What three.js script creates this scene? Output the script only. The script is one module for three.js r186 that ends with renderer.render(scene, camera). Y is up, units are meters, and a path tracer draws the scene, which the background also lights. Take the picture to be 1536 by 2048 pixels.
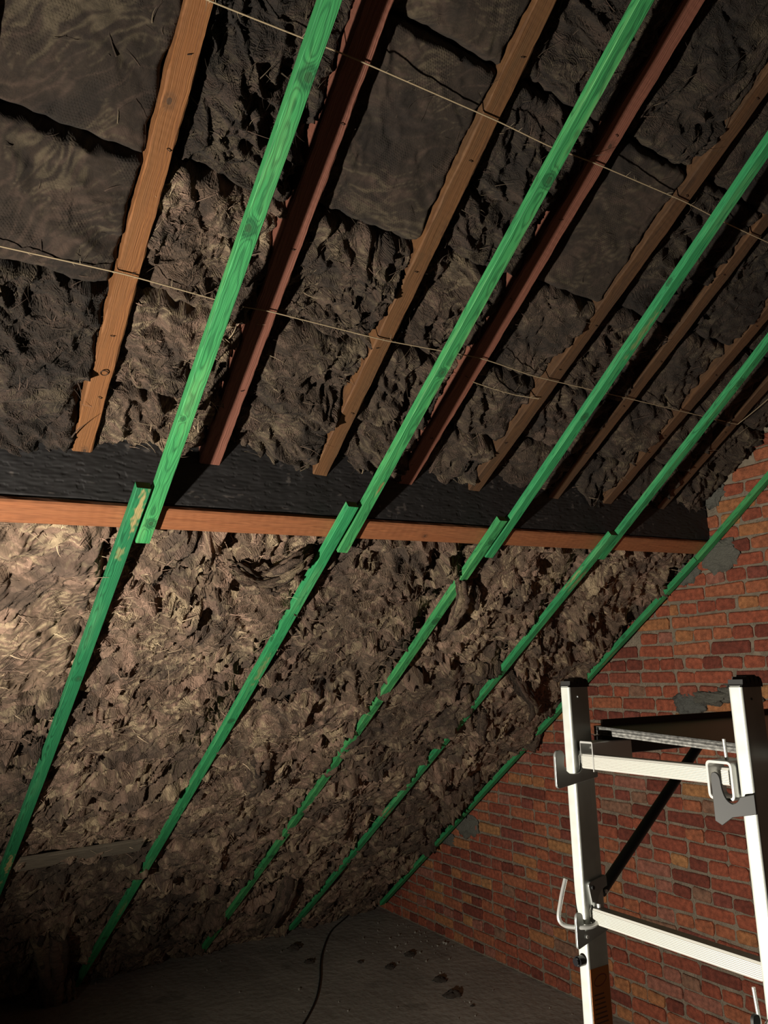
import * as THREE from 'three';
import { mergeGeometries, toCreasedNormals } from 'three/addons/utils/BufferGeometryUtils.js';
import { RoundedBoxGeometry } from 'three/addons/geometries/RoundedBoxGeometry.js';

// ---------------------------------------------------------------- camera, light, exposure
const V3 = (x, y, z) => new THREE.Vector3(x, y, z);
const scene = new THREE.Scene();
scene.background = new THREE.Color(0x000000);
const camera = new THREE.PerspectiveCamera(2 * Math.atan(1024 / 1500) * 180 / Math.PI, 1536 / 2048, 0.05, 60);
camera.position.set(0, 2.10, 0);
camera.quaternion.setFromRotationMatrix(new THREE.Matrix4().makeBasis(
  V3(0.85065, -0.019476, 0.525367), V3(-0.097555, 0.97611, 0.194143), V3(-0.516598, -0.2164, 0.828431)));
const renderer = new THREE.WebGLRenderer();
renderer.toneMapping = THREE.LinearToneMapping;
renderer.toneMappingExposure = 1.0;
renderer.shadowMap.enabled = true;
// the only light of the attic: a floodlight on a stand to the left, outside the frame
const LAMP = V3(-1.20, 1.14, -1.25), LAMP_AIM = V3(3.0, 3.15, -2.15), LAMP_POWER = 54, LAMP_CONE = 1.14, LAMP_COLOR = new THREE.Color().setRGB(1, 0.93, 0.80);

// ---------------------------------------------------------------- helpers
function rng(seed) { let a = seed >>> 0; return () => { a = (a + 0x6D2B79F5) | 0; let t = Math.imul(a ^ (a >>> 15), 1 | a); t = (t + Math.imul(t ^ (t >>> 7), 61 | t)) ^ t; return ((t ^ (t >>> 14)) >>> 0) / 4294967296; }; }
const PERM = new Uint8Array(512);
{ const r = rng(71), p = [...Array(256).keys()]; for (let i = 255; i > 0; i--) { const j = Math.floor(r() * (i + 1)); [p[i], p[j]] = [p[j], p[i]]; } for (let i = 0; i < 512; i++) PERM[i] = p[i & 255]; }
const GX = new Float32Array(256), GY = new Float32Array(256);
for (let i = 0; i < 256; i++) { const a = i / 256 * Math.PI * 2; GX[i] = Math.cos(a) * 1.45; GY[i] = Math.sin(a) * 1.45; }
// gradient noise about -1..1; px, py (whole numbers) make it repeat
function noise(x, y, seed = 0, px = 0, py = 0) {
  let xi = Math.floor(x), yi = Math.floor(y); const fx = x - xi, fy = y - yi;
  let x1 = xi + 1, y1 = yi + 1;
  if (px) { xi = ((xi % px) + px) % px; x1 = ((x1 % px) + px) % px; }
  if (py) { yi = ((yi % py) + py) % py; y1 = ((y1 % py) + py) % py; }
  const s = (seed * 37) & 255;
  const A = PERM[(xi + s) & 255], B = PERM[(x1 + s) & 255];
  const a = PERM[(A + yi) & 255], b = PERM[(B + yi) & 255], c = PERM[(A + y1) & 255], d = PERM[(B + y1) & 255];
  const u = fx * fx * fx * (fx * (fx * 6 - 15) + 10), v = fy * fy * fy * (fy * (fy * 6 - 15) + 10);
  const n00 = GX[a] * fx + GY[a] * fy, n10 = GX[b] * (fx - 1) + GY[b] * fy, n01 = GX[c] * fx + GY[c] * (fy - 1), n11 = GX[d] * (fx - 1) + GY[d] * (fy - 1);
  return n00 + u * (n10 - n00) + v * (n01 + u * (n11 - n01) - n00 - u * (n10 - n00));
}
const fbm = (x, y, s, o = 4) => { let a = 0, k = 0.5, f = 1; for (let i = 0; i < o; i++) { a += k * noise(x * f, y * f, s + i * 3); f *= 2.03; k *= 0.5; } return a; };
const clamp = (v, a = 0, b = 1) => Math.min(b, Math.max(a, v));
const smooth = (a, b, v) => { const t = clamp((v - a) / (b - a)); return t * t * (3 - 2 * t); };
const mix = (a, b, t) => a + (b - a) * t;
const mix3 = (a, b, t) => [mix(a[0], b[0], t), mix(a[1], b[1], t), mix(a[2], b[2], t)];
const toS = (v) => Math.round(255 * (v <= 0.0031308 ? 12.92 * v : 1.055 * Math.pow(v, 1 / 2.4) - 0.055));
function dataTex(w, h, f, srgb = true) {
  const d = new Uint8Array(w * h * 4);
  for (let y = 0; y < h; y++) for (let x = 0; x < w; x++) { const c = f(x / w, y / h), i = (y * w + x) * 4; if (srgb) { d[i] = toS(clamp(c[0])); d[i + 1] = toS(clamp(c[1])); d[i + 2] = toS(clamp(c[2])); } else { d[i] = d[i + 1] = d[i + 2] = Math.round(255 * clamp(c)); } d[i + 3] = 255; }
  const t = new THREE.DataTexture(d, w, h); t.magFilter = THREE.LinearFilter; t.minFilter = THREE.LinearMipmapLinearFilter; t.generateMipmaps = true;
  t.wrapS = t.wrapT = THREE.RepeatWrapping; if (srgb) t.colorSpace = THREE.SRGBColorSpace; t.needsUpdate = true; return t;
}
const std = (o) => new THREE.MeshStandardMaterial({ roughness: 0.9, metalness: 0, ...o });
const lin = (r, g, b) => new THREE.Color().setRGB(r, g, b);
const taken = new Map();
function numbered(name) { const k = taken.get(name) || 0; taken.set(name, k + 1); return k ? `${name}_${String(k).padStart(3, '0')}` : name; }
function mesh(name, g, m, parent) { const o = new THREE.Mesh(g, m); o.name = name; o.castShadow = o.receiveShadow = true; parent.add(o); return o; }
function tag(o, label, category, group, kind) { o.userData.label = label; o.userData.category = category; if (group) o.userData.group = group; if (kind) o.userData.kind = kind; return o; }
function thing(name, label, category, group, kind) { const o = new THREE.Group(); o.name = numbered(name); scene.add(o); return tag(o, label, category, group, kind); }
const merge = (gs) => mergeGeometries(gs.map(g => { const q = g.index ? g.toNonIndexed() : g; for (const k of Object.keys(q.attributes)) if (!['position', 'normal', 'uv', 'color'].includes(k)) q.deleteAttribute(k); return q; }), false);
const box = (w, h, d, x, y, z, r = 0) => { const g = r ? new RoundedBoxGeometry(w, h, d, 2, r) : new THREE.BoxGeometry(w, h, d); g.translate(x, y, z); return g; };
const tube = (pts, r, seg = 40, rad = 8) => new THREE.TubeGeometry(new THREE.CatmullRomCurve3(pts), seg, r, rad, false);
function cyl(a, b, r, seg = 14) { const d = b.clone().sub(a), g = new THREE.CylinderGeometry(r, r, d.length(), seg); g.applyQuaternion(new THREE.Quaternion().setFromUnitVectors(V3(0, 1, 0), d.clone().normalize())); g.translate((a.x + b.x) / 2, (a.y + b.y) / 2, (a.z + b.z) / 2); return g; }

// ---------------------------------------------------------------- the place's own axes
const K = 0.96;                                  // roof frame: u along the purlin, s up the slope, n into the room
const O = V3(3.96297, 0.64998, -2.85601).multiplyScalar(K).add(V3(0, 2.10, 0));
const U = V3(0.99766062, 0.0489476, -0.0477224);
const frameOf = (S0) => { const N = U.clone().cross(S0).normalize(), S = N.clone().cross(U).normalize(); return { U, S, N, q: new THREE.Quaternion().setFromRotationMatrix(new THREE.Matrix4().makeBasis(U, S, N)) }; };
const UP = frameOf(V3(0.00706, 0.62056, 0.78413)), LO = frameOf(V3(0.0097, 0.58968, 0.80758));
const at = (F, u, s, n = 0) => O.clone().addScaledVector(F.U, u * K).addScaledVector(F.S, s * K).addScaledVector(F.N, n);
const XW = 3.963;                                // gable wall face
const onFrame = (o, F, u, s, n = 0) => { o.position.copy(at(F, u, s, n)); o.quaternion.copy(F.q); return o; };

// ---------------------------------------------------------------- timber
// bar along local y, width along x, thickness along z; four faces take four strips of the texture
function timber(L, w, t, { seg = 24, bev = 0.002, texL = 2.4, wob = 0, seed = 1, bow = 0, twist = 0, v0 = 0 } = {}) {
  const hw = w / 2, ht = t / 2, b = bev;
  const ring = [[-hw + b, ht], [hw - b, ht], [hw, ht - b], [hw, -ht + b], [hw - b, -ht], [-hw + b, -ht], [-hw, -ht + b], [-hw, ht - b]];
  const vv = [0.005, 0.245, 0.255, 0.495, 0.505, 0.745, 0.755, 0.995];
  const pos = [], uv = [], pt = (i, k) => {
    const y = L * i / seg, f = i / seg, a = twist * f, [x0, z0] = ring[k];
    const ex = wob ? wob * (noise(y * 9 + k * 7.3, seed * 3.1, seed) + 0.6 * noise(y * 31 + k * 3.7, seed, seed + 2)) : 0, ez = wob ? wob * 0.6 * noise(y * 8 + k * 5.1, seed * 2.7 + 40, seed + 4) : 0;
    const x = x0 + ex + bow * 4 * f * (1 - f), z = z0 + ez;
    return [x * Math.cos(a) - z * Math.sin(a), y, x * Math.sin(a) + z * Math.cos(a)];
  };
  const quad = (A, B, C, D, a, c, d0, d1) => { pos.push(...A, ...B, ...C, ...A, ...C, ...D); uv.push(d0, a, d0, c, d1, c, d0, a, d1, c, d1, a); };
  for (let i = 0; i < seg; i++) for (let k = 0; k < 8; k++) { const k2 = (k + 1) % 8, a = vv[k], c = k === 7 ? 1 : vv[k2]; quad(pt(i, k), pt(i, k2), pt(i + 1, k2), pt(i + 1, k), a, c, v0 + L * i / seg / texL, v0 + L * (i + 1) / seg / texL); }
  const g = new THREE.BufferGeometry(); g.setAttribute('position', new THREE.Float32BufferAttribute(pos, 3)); g.setAttribute('uv', new THREE.Float32BufferAttribute(uv, 2)); g.computeVertexNormals();
  return g;
}
function endCap(w, t, y, dir) { const g = new THREE.PlaneGeometry(w - 0.002, t - 0.002, 3, 2); g.rotateX(dir > 0 ? -Math.PI / 2 : Math.PI / 2); g.translate(0, y, 0); return g; }
// wood grain on four strips; texU runs along the timber
function woodTex(W, H, len, width, seed, col, knots = []) {
  const R = rng(seed), off = [0, 1, 2, 3].map(() => [R() * 2 - 1, 0.3 + R() * 1.1, R() * 40]);
  return dataTex(W, H, (tu, tv) => {
    const k = Math.min(3, Math.floor(tv * 4)), x = (tv * 4 - k - 0.5) * width, y = tu * len, [px, pd, ph] = off[k];
    let d = Math.hypot(x - px * width * 0.6, pd * width) + 0.010 * noise(y * 1.3 + ph, 3 + k, seed) + 0.0035 * noise(y * 5 + ph, x * 20 + k * 9, seed + 1) + 0.0012 * noise(y * 22, x * 60, seed + 2);
    let kn = 0, halo = 0;
    for (const q of knots) if (q.f === k) { const dx = (x - q.x) / q.r, dy = (y - q.y) / (q.r * 1.15), r2 = dx * dx + dy * dy; if (r2 < 60) { const e = Math.exp(-r2 * 0.22); d += 0.013 * e; kn = Math.max(kn, 1 - smooth(0.7, 1.15, Math.sqrt(r2) + 0.12 * noise(dx * 2, dy * 2, seed))); halo = Math.max(halo, Math.exp(-Math.pow(Math.sqrt(r2) - 1.6, 2) * 1.6)); } }
    const ringv = 0.5 + 0.5 * Math.sin(d / 0.0034 * Math.PI * 2), late = Math.pow(ringv, 2.6), fib = 0.5 + 0.5 * noise(y * 14, x * 900, seed + 5), patch = fbm(y * 2.6 + k * 11, x * 22 + k * 5, seed + 8, 3);
    return col(late, fib, patch, kn, halo, y, x, k);
  });
}
const greenCol = (pale, warm = 0) => (late, fib, patch, kn, halo, y, x, k) => {
  let c = mix3([0.040, 0.38, 0.125], [0.010, 0.15, 0.048], late * 0.95);
  c = mix3(c, [0.016, 0.23, 0.085], clamp(0.5 + patch * 1.3) * 0.55);
  c = mix3(c, [0.22, 0.55, 0.22], clamp(patch * -1.6 - 0.12) * 0.6 * (0.5 + fib * 0.5));
  c = warm < 0 ? [c[0] * 0.5, c[1] * 0.62, c[2] * 0.68] : [c[0] + warm * c[1] * 0.045, c[1], c[2] * (1 - 0.1 * warm)];
  const bare = pale ? pale(y, x, k, fib) : 0;
  c = mix3(c, mix3([0.46, 0.36, 0.16], [0.34, 0.20, 0.07], late), bare);
  c = mix3(c, [0.006, 0.085, 0.028], halo * 0.75);
  c = mix3(c, [0.022, 0.085, 0.03], kn * 0.85);
  const f = 0.66 + fib * 0.5; return [c[0] * f, c[1] * f, c[2] * f];
};
const blot = (y, x, y0, x0, ry, rx, s) => smooth(0.15, 0.75, 1 - Math.hypot((y - y0) / ry, (x - x0) / rx) + 0.5 * noise(y * 40, x * 90, s));
const brownCol = (a, b, c0, dirtShade = 0.5) => (late, fib, patch, kn, halo, y, x, k) => {
  let c = mix3(a, b, late * 0.7); c = mix3(c, c0, clamp(0.35 + patch * 1.4) * dirtShade);
  c = mix3(c, [0.03, 0.018, 0.01], Math.max(kn * 0.8, halo * 0.35));
  const f = 0.72 + fib * 0.5; return [c[0] * f, c[1] * f, c[2] * f];
};
// saw marks across the boards
const sawBump = dataTex(512, 256, (u, v) => 0.5 + 0.28 * Math.sin(u * Math.PI * 2 * 160 + 2 * noise(u * 8, v * 6, 3, 8, 6)) * (0.4 + 0.6 * noise(u * 20, v * 8, 4, 20, 8)) + 0.3 * noise(u * 24, v * 120, 6, 24, 120), false);
const grainBump = dataTex(512, 256, (u, v) => 0.5 + 0.34 * noise(u * 10, v * 90, 11, 10, 90) + 0.25 * noise(u * 40, v * 200, 12, 40, 200), false);
const wood = (t, bump = grainBump, bs = 0.0016, rough = 0.78) => std({ map: t, bumpMap: bump, bumpScale: bs, roughness: rough });
const GL = 2.4;
const greenTexA = woodTex(2048, 256, GL, 0.048, 21, greenCol(null, 1), [{ f: 0, y: 1.53, x: 0.008, r: 0.012 }, { f: 0, y: 1.14, x: -0.012, r: 0.011 }, { f: 0, y: 0.09, x: 0.004, r: 0.009 }, { f: 0, y: 0.52, x: -0.01, r: 0.004 }]);
const greenTexB = woodTex(2048, 256, GL, 0.048, 34, greenCol((y, x, k) => 0.7 * blot(y, x, 0.34, 0.008, 0.045, 0.012, 3) * (k === 0), 1), [{ f: 0, y: 1.55, x: 0.004, r: 0.010 }, { f: 0, y: 0.86, x: 0.002, r: 0.008 }, { f: 0, y: 2.1, x: 0.01, r: 0.007 }]);
const greenTexC = woodTex(2048, 256, GL, 0.048, 47, greenCol((y, x, k) => 0.35 * blot(y, x, 1.2, 0.0, 0.16, 0.02, 9) * (k === 0)), [{ f: 0, y: 0.8, x: -0.006, r: 0.008 }, { f: 3, y: 1.4, x: 0, r: 0.007 }]);
const greenTexD = woodTex(2048, 256, GL, 0.048, 58, greenCol((y, x, k) => 0.55 * blot(y, x, 1.9, 0.0, 0.12, 0.022, 13) * (k === 3 || k === 0)), [{ f: 0, y: 1.1, x: 0.006, r: 0.009 }]);
const greenTexE = woodTex(2048, 256, GL, 0.048, 63, greenCol((y, x, k) => 0.9 * blot(y, x, 2.30, 0.006, 0.13, 0.020, 17) * (k === 0) + 0.5 * blot(y, x, 2.1, -0.006, 0.05, 0.02, 18) * (k === 0), -1), [{ f: 0, y: 1.4, x: 0.006, r: 0.007 }]);
const GREEN = [greenTexA, greenTexB, greenTexC, greenTexD, greenTexE].map(t => wood(t, grainBump, 0.0012, 0.7));
const endGrain = std({ color: lin(0.13, 0.085, 0.04), roughness: 0.95 }), endGreen = std({ color: lin(0.10, 0.17, 0.06), roughness: 0.95 });

// ---------------------------------------------------------------- floor, walls, roof shell
const concrete = dataTex(1024, 1024, (u, v) => {
  const a = fbm(u * 6, v * 6, 3, 5), b = noise(u * 90, v * 90, 8, 90, 90), c = noise(u * 260, v * 260, 9), sw = fbm(u * 14 + a, v * 4, 15, 3), st = smooth(0.25, 0.5, fbm(u * 9 + 3, v * 9, 22, 4));
  const k = 0.34 + 0.10 * a + 0.04 * b + 0.03 * c + 0.08 * sw - 0.10 * st; return [k * 1.05, k * 0.98, k * 0.86];
});
const concreteBump = dataTex(512, 512, (u, v) => 0.5 + 0.35 * noise(u * 12, v * 12, 31, 12, 12) + 0.25 * noise(u * 60, v * 60, 32, 60, 60) + 0.15 * noise(u * 180, v * 180, 33, 180, 180), false);
{
  const fm = std({ map: concrete, bumpMap: concreteBump, bumpScale: 0.006, roughness: 0.93 });
  const g = new THREE.BoxGeometry(9.6, 0.2, 14.6); const p = g.attributes.position, uv = g.attributes.uv;
  for (let i = 0; i < p.count; i++) uv.setXY(i, p.getX(i) / 3.1, p.getZ(i) / 3.1);
  const f = mesh('floor', g, fm, scene); f.position.set(-0.55, -0.1, 0); tag(f, 'dust-covered grey concrete floor strewn with crumbs', 'floor', null, 'structure');
}
{
  const dm = std({ color: lin(0.035, 0.026, 0.02) });
  const c = thing('ceiling', 'dark roof deck behind the insulation wool', 'ceiling', null, 'structure');
  const slab = (F, s0, s1, n, nm) => { const o = mesh(nm, new THREE.BoxGeometry(9.2, (s1 - s0) * K, 0.06), dm, c); o.position.copy(at(F, -4.15, (s0 + s1) / 2, n)); o.quaternion.copy(F.q); };
  slab(UP, -0.1, 3.9, -0.44, 'roof_deck'); slab(LO, -5.4, 0.25, -0.42, 'roof_deck');
  const ridge = at(UP, -4.15, 3.75, -0.4), o = mesh('roof_deck', new THREE.BoxGeometry(9.4, 0.06, 10), dm, c);
  o.material = std({ color: lin(0.12, 0.09, 0.07) }); const dir = V3(0, -0.62, 0.784); o.position.copy(ridge).addScaledVector(dir, 4.9); o.quaternion.setFromRotationMatrix(new THREE.Matrix4().makeBasis(V3(1, 0, 0), V3(0, 0.784, 0.62), dir));
  const wl = mesh('wall_left', new THREE.BoxGeometry(0.2, 6.4, 14.6), std({ color: lin(0.26, 0.13, 0.09) }), scene); wl.position.set(-5.2, 3.2, 0); tag(wl, 'far gable wall behind the camera on the left', 'wall', null, 'structure');
}

// ---------------------------------------------------------------- brick gable
const PIER_Z = -3.02, PIER_Y = 1.98, PROUD = 0.035;
{
  const w = thing('wall_right', 'old red brick gable wall with rough recessed mortar joints', 'wall', null, 'structure');
  const mot = dataTex(512, 512, (u, v) => { const a = fbm(u * 10, v * 10, 41, 5), b = noise(u * 120, v * 120, 44, 120, 120), k = 0.19 + 0.08 * a + 0.04 * b; return [k * 1.18, k * 0.95, k * 0.70]; });
  const motBump = dataTex(512, 512, (u, v) => 0.5 + 0.4 * noise(u * 20, v * 20, 51, 20, 20) + 0.35 * noise(u * 70, v * 70, 52, 70, 70) + 0.2 * noise(u * 160, v * 160, 53, 160, 160), false);
  const mm = std({ map: mot, bumpMap: motBump, bumpScale: 0.008, roughness: 0.97 });
  // mortar bed: uneven sheet behind the brick faces, and the solid wall behind it
  const sheet = (z0, z1, y0, y1, xf, step) => {
    const nz = Math.round((z1 - z0) / step), ny = Math.round((y1 - y0) / step), g = new THREE.PlaneGeometry(1, 1, nz, ny), p = g.attributes.position, uv = g.attributes.uv;
    for (let i = 0; i < p.count; i++) { const z = mix(z0, z1, p.getX(i) + 0.5), y = mix(y0, y1, p.getY(i) + 0.5); p.setXYZ(i, xf + 0.004 + 0.007 * noise(z * 9, y * 9, 61) + 0.008 * noise(z * 26, y * 26, 62), y, z); uv.setXY(i, z / 0.8, y / 0.8); }
    g.computeVertexNormals(); return g;
  };
  mesh('mortar', merge([sheet(-7.2, 1.2, 0, 5.4, XW + 0.009, 0.03), new THREE.BoxGeometry(0.3, 5.6, 8.4).translate(XW + 0.185, 2.8, -3.0)]), mm, w);
  mesh('mortar', merge([sheet(PIER_Z, 1.2, PIER_Y, 5.4, XW - PROUD + 0.009, 0.03), box(PROUD - 0.008, 3.42, 4.2, XW - PROUD / 2 + 0.009, PIER_Y + 1.71, PIER_Z + 2.1)]), mm, w);
  const rest = mesh('plaster_skim', new THREE.BoxGeometry(0.3, 5.6, 6), mm, w); rest.position.set(XW + 0.18, 2.8, 4.2);
  // bricks
  const brickGeo = (wd, ht, seed) => {
    const r = rng(seed), hw = wd / 2, hh = ht / 2, ch = 0.010, P = [];
    const base = [[-hw + ch, -hh], [hw - ch, -hh], [hw, -hh + ch], [hw, hh - ch], [hw - ch, hh], [-hw + ch, hh], [-hw, hh - ch], [-hw, -hh + ch]];
    const outer = base.map(([a, b]) => [a + (r() - 0.5) * 0.011, b + (r() - 0.5) * 0.009]), inner = outer.map(([a, b]) => [a * (1 - 0.008 / hw), b * (1 - 0.006 / hh)]);
    const fx = () => -(r() * 0.0025), fr = inner.map(fx);
    const q = (A, B, C) => P.push(...A, ...B, ...C);
    const f3 = (p, x) => [x, p[1], p[0]];
    const cx = -0.001 - r() * 0.002;
    for (let i = 0; i < 8; i++) { const j = (i + 1) % 8;
      q([cx, 0, 0], f3(inner[i], fr[i]), f3(inner[j], fr[j]));
      q(f3(inner[i], fr[i]), f3(outer[i], 0.005), f3(outer[j], 0.005)); q(f3(inner[i], fr[i]), f3(outer[j], 0.005), f3(inner[j], fr[j]));
      q(f3(outer[i], 0.005), f3(outer[i], 0.035), f3(outer[j], 0.035)); q(f3(outer[i], 0.005), f3(outer[j], 0.035), f3(outer[j], 0.005)); }
    const g = new THREE.BufferGeometry(); g.setAttribute('position', new THREE.Float32BufferAttribute(P, 3));
    const uv = []; const ou = r(), ov = r(); for (let i = 0; i < P.length; i += 3) uv.push(ou + P[i + 2] / 0.35 + P[i] * 2, ov + P[i + 1] / 0.35); g.setAttribute('uv', new THREE.Float32BufferAttribute(uv, 2));
    return toCreasedNormals(g, 0.5);
  };
  const brTex = dataTex(512, 512, (u, v) => { const a = fbm(u * 12, v * 12, 71, 5), b = noise(u * 90, v * 90, 74, 90, 90), wh = smooth(0.34, 0.6, fbm(u * 16 + 9, v * 16, 77, 4)); let k = 0.74 + 0.55 * a + 0.16 * b; return mix3([k, k * 0.99, k * 0.97], [1, 0.98, 0.95], wh * 0.5); });
  const brBump = dataTex(512, 512, (u, v) => 0.5 + 0.3 * noise(u * 18, v * 18, 81, 18, 18) + 0.35 * noise(u * 64, v * 64, 82, 64, 64) + 0.3 * noise(u * 150, v * 150, 83, 150, 150), false);
  const tones = [[0.44, 0.115, 0.06], [0.36, 0.09, 0.05], [0.48, 0.155, 0.075], [0.52, 0.21, 0.085], [0.24, 0.058, 0.036], [0.42, 0.16, 0.11], [0.36, 0.10, 0.06], [0.54, 0.25, 0.10], [0.33, 0.17, 0.11], [0.30, 0.08, 0.055]];
  const wts = [20, 18, 16, 9, 9, 5, 12, 2, 2, 10], wsum = wts.reduce((a, b) => a + b);
  const mats = tones.map(t => std({ color: lin(...t), map: brTex, bumpMap: brBump, bumpScale: 0.004, roughness: 0.93 }));
  const CH = 0.081, HP = 0.130, list = [], R = rng(5);
  const geoH = [], geoS = [], geoQ = []; for (let i = 0; i < 10; i++) { geoH.push(brickGeo(HP - 0.013, CH - 0.014, 100 + i)); geoS.push(brickGeo(HP * 2 - 0.013, CH - 0.014, 200 + i)); geoQ.push(brickGeo(HP / 2 - 0.010, CH - 0.014, 300 + i)); }
  const inv = camera.quaternion.clone().invert(), tmp = V3(0, 0, 0);
  for (let row = 0; row < 66; row++) {
    const y = 0.003 + (row + 0.5) * CH, header = row % 2 === 0, shift = header ? 0 : (row % 4 === 1 ? 0.065 : 0.195);
    const put = (z, gset, proudX) => {
      if (z > 1.1 || z < -7.1) return;
      const rel = V3(XW, y, z).sub(O); if (rel.dot(UP.N) < -0.48 || (rel.dot(LO.N) < -0.22)) return;
      let t = R() * wsum, k = 0; while (t > wts[k]) t -= wts[k++];
      const hid = R() < 0.012 && !proudX;
      list.push({ p: V3(XW - proudX + (R() - 0.5) * 0.010 + (hid ? 0.03 : 0), y + (R() - 0.5) * 0.006, z + (R() - 0.5) * 0.008), g: gset[Math.floor(R() * 10)], k, rot: (R() - 0.5) * 0.03 });
    };
    const yTop = y > PIER_Y;
    if (!yTop) { if (header) for (let z = -7.05; z < 1.1; z += HP) put(z, geoH, 0); else for (let z = -7.05 - 0.13 + shift; z < 1.1; z += HP * 2) put(z, geoS, 0); }
    else {
      const zp = PIER_Z;   // the bonding starts afresh at the pier's edge
      if (header) { for (let z = zp + HP * 0.5 + (row % 4 ? 0.065 : 0.02); z < 1.1; z += HP) put(z, geoH, PROUD); if (row % 4) put(zp + 0.034, geoQ, PROUD); for (let z = zp - 0.005 - HP / 2; z > -7; z -= HP) put(z, geoH, 0); }
      else { if (row % 4 === 1) { put(zp + HP / 2, geoH, PROUD); for (let z = zp + HP * 2; z < 1.1; z += HP * 2) put(z, geoS, PROUD); } else for (let z = zp + HP; z < 1.1; z += HP * 2) put(z, geoS, PROUD); for (let z = zp - 0.03 - HP; z > -7; z -= HP * 2) put(z, geoS, 0); }
    }
  }
  for (const b of list) { tmp.copy(b.p).sub(camera.position).applyQuaternion(inv); const px = 768 + 1500 * tmp.x / -tmp.z, py = 1024 - 1500 * tmp.y / -tmp.z; b.in = px > -20 && px < 1550 && py > -20 && py < 2060 ? 1 : 0; const hide = px > 1130 && px < 1200 && py > 1360 ? 0.2 : 1; b.a = b.in * hide * (b.g.boundingBox || (b.g.computeBoundingBox(), b.g.boundingBox)).getSize(V3(0, 0, 0)).z / tmp.lengthSq(); }
  list.sort((a, b) => b.a - a.a);
  const bulk = [];
  list.forEach((b, i) => {
    if (i < 300) { const m = mesh('brick', b.g, mats[b.k], w); m.position.copy(b.p); m.rotation.x = b.rot; }
    else { const g = b.g.clone(); g.rotateX(b.rot).translate(b.p.x, b.p.y, b.p.z); const n = g.attributes.position.count, c = new Float32Array(n * 3); for (let j = 0; j < n; j++) c.set(tones[b.k], j * 3); g.setAttribute('color', new THREE.BufferAttribute(c, 3)); bulk.push(g); }
  });
  const bm = mesh('bricks', merge(bulk), std({ vertexColors: true, map: brTex, bumpMap: brBump, bumpScale: 0.004, roughness: 0.93 }), w); bm.userData.kind = 'stuff';
  // smears and lumps of cement
  const patch = (z, y, x, rz, ry, th, seed, c = [0.13, 0.125, 0.105]) => {
    const g = new THREE.SphereGeometry(1, 36, 22), p = g.attributes.position;
    for (let i = 0; i < p.count; i++) { const a = p.getX(i), b = p.getY(i), d = p.getZ(i), k = 1 + 0.35 * noise(d * 2 + seed, b * 2, seed) + 0.18 * noise(d * 6, b * 6 + a * 3, seed + 1); p.setXYZ(i, a * th * (1 + 0.5 * noise(d * 5, b * 5, seed + 2)), b * ry * k, d * rz * k); }
    g.computeVertexNormals(); const m = mesh('cement_patch', g, std({ color: lin(...c), bumpMap: motBump, bumpScale: 0.006, roughness: 0.96 }), w); m.position.set(x, y, z);
  };
  patch(-2.67, 3.13, XW - PROUD, 0.12, 0.085, 0.012, 1); patch(-2.64, 2.76, XW - PROUD, 0.14, 0.10, 0.012, 2); patch(-2.86, 2.69, XW - PROUD, 0.09, 0.07, 0.012, 3);
  patch(-2.96, 1.92, XW - 0.005, 0.10, 0.08, 0.045, 4, [0.10, 0.10, 0.09]); patch(-2.80, 1.96, XW - 0.01, 0.13, 0.05, 0.05, 5, [0.12, 0.115, 0.095]); patch(-2.62, 1.98, XW - 0.01, 0.14, 0.06, 0.04, 6);
  patch(-5.2, 0.92, XW, 0.16, 0.10, 0.012, 7); patch(-5.45, 0.78, XW, 0.10, 0.05, 0.012, 8);
}

// ---------------------------------------------------------------- purlin and its plank
{
  const t = dataTex(1024, 256, (u, v) => { const a = fbm(u * 12, v * 24, 91, 4), s = smooth(0.5, 0.7, noise(u * 50, v * 96, 95, 50, 96) * 0.7 + noise(u * 9, v * 12, 96, 9, 12) * 0.6); const k = 0.009 + 0.005 * a; return mix3([k * 1.1, k * 0.95, k], [0.06, 0.05, 0.045], s); });
  const bp = dataTex(1024, 256, (u, v) => 0.5 + 0.35 * noise(u * 14, v * 26, 101, 14, 26) + 0.25 * noise(u * 40, v * 110, 102, 40, 110) - 0.3 * smooth(0.3, 0.5, noise(u * 36, v * 90, 103, 36, 90)), false);
  const yv = V3(0, 1, 0).addScaledVector(U, -U.y).normalize(), zv = U.clone().cross(yv), p = thing('purlin', 'black-painted rough roof purlin running under the rafters', 'beam');
  p.position.copy(at(UP, -5.6, 0.135, -0.056)); p.quaternion.setFromRotationMatrix(new THREE.Matrix4().makeBasis(yv.clone().negate(), U, zv));   // local y runs along the purlin
  const L = 5.73 * K, g = timber(L, 0.26, 0.16, { seg: 200, bev: 0.006, texL: 1.6, wob: 0.004, seed: 5 }); g.translate(-0.13, 0, -0.08);
  mesh('beam', g, std({ map: t, bumpMap: bp, bumpScale: 0.006, roughness: 0.72 }), p);
  const pt = woodTex(2048, 128, 5.6, 0.09, 77, brownCol([0.31, 0.11, 0.041], [0.21, 0.067, 0.024], [0.26, 0.105, 0.045], 0.4), [{ f: 0, y: 3.4, x: 0.01, r: 0.006 }]);
  const k = thing('purlin_plank', 'sawn orange-brown plank fixed along the lower edge of the black purlin', 'plank');
  onFrame(k, UP, -5.6, 0.086, -0.044);
  const kg = timber(L, 0.094, 0.026, { seg: 120, bev: 0.006, texL: 5.6, wob: 0.0012, seed: 8 }); kg.rotateZ(-Math.PI / 2); mesh('board', kg, wood(pt, sawBump, 0.002, 0.75), k);
}

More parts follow.
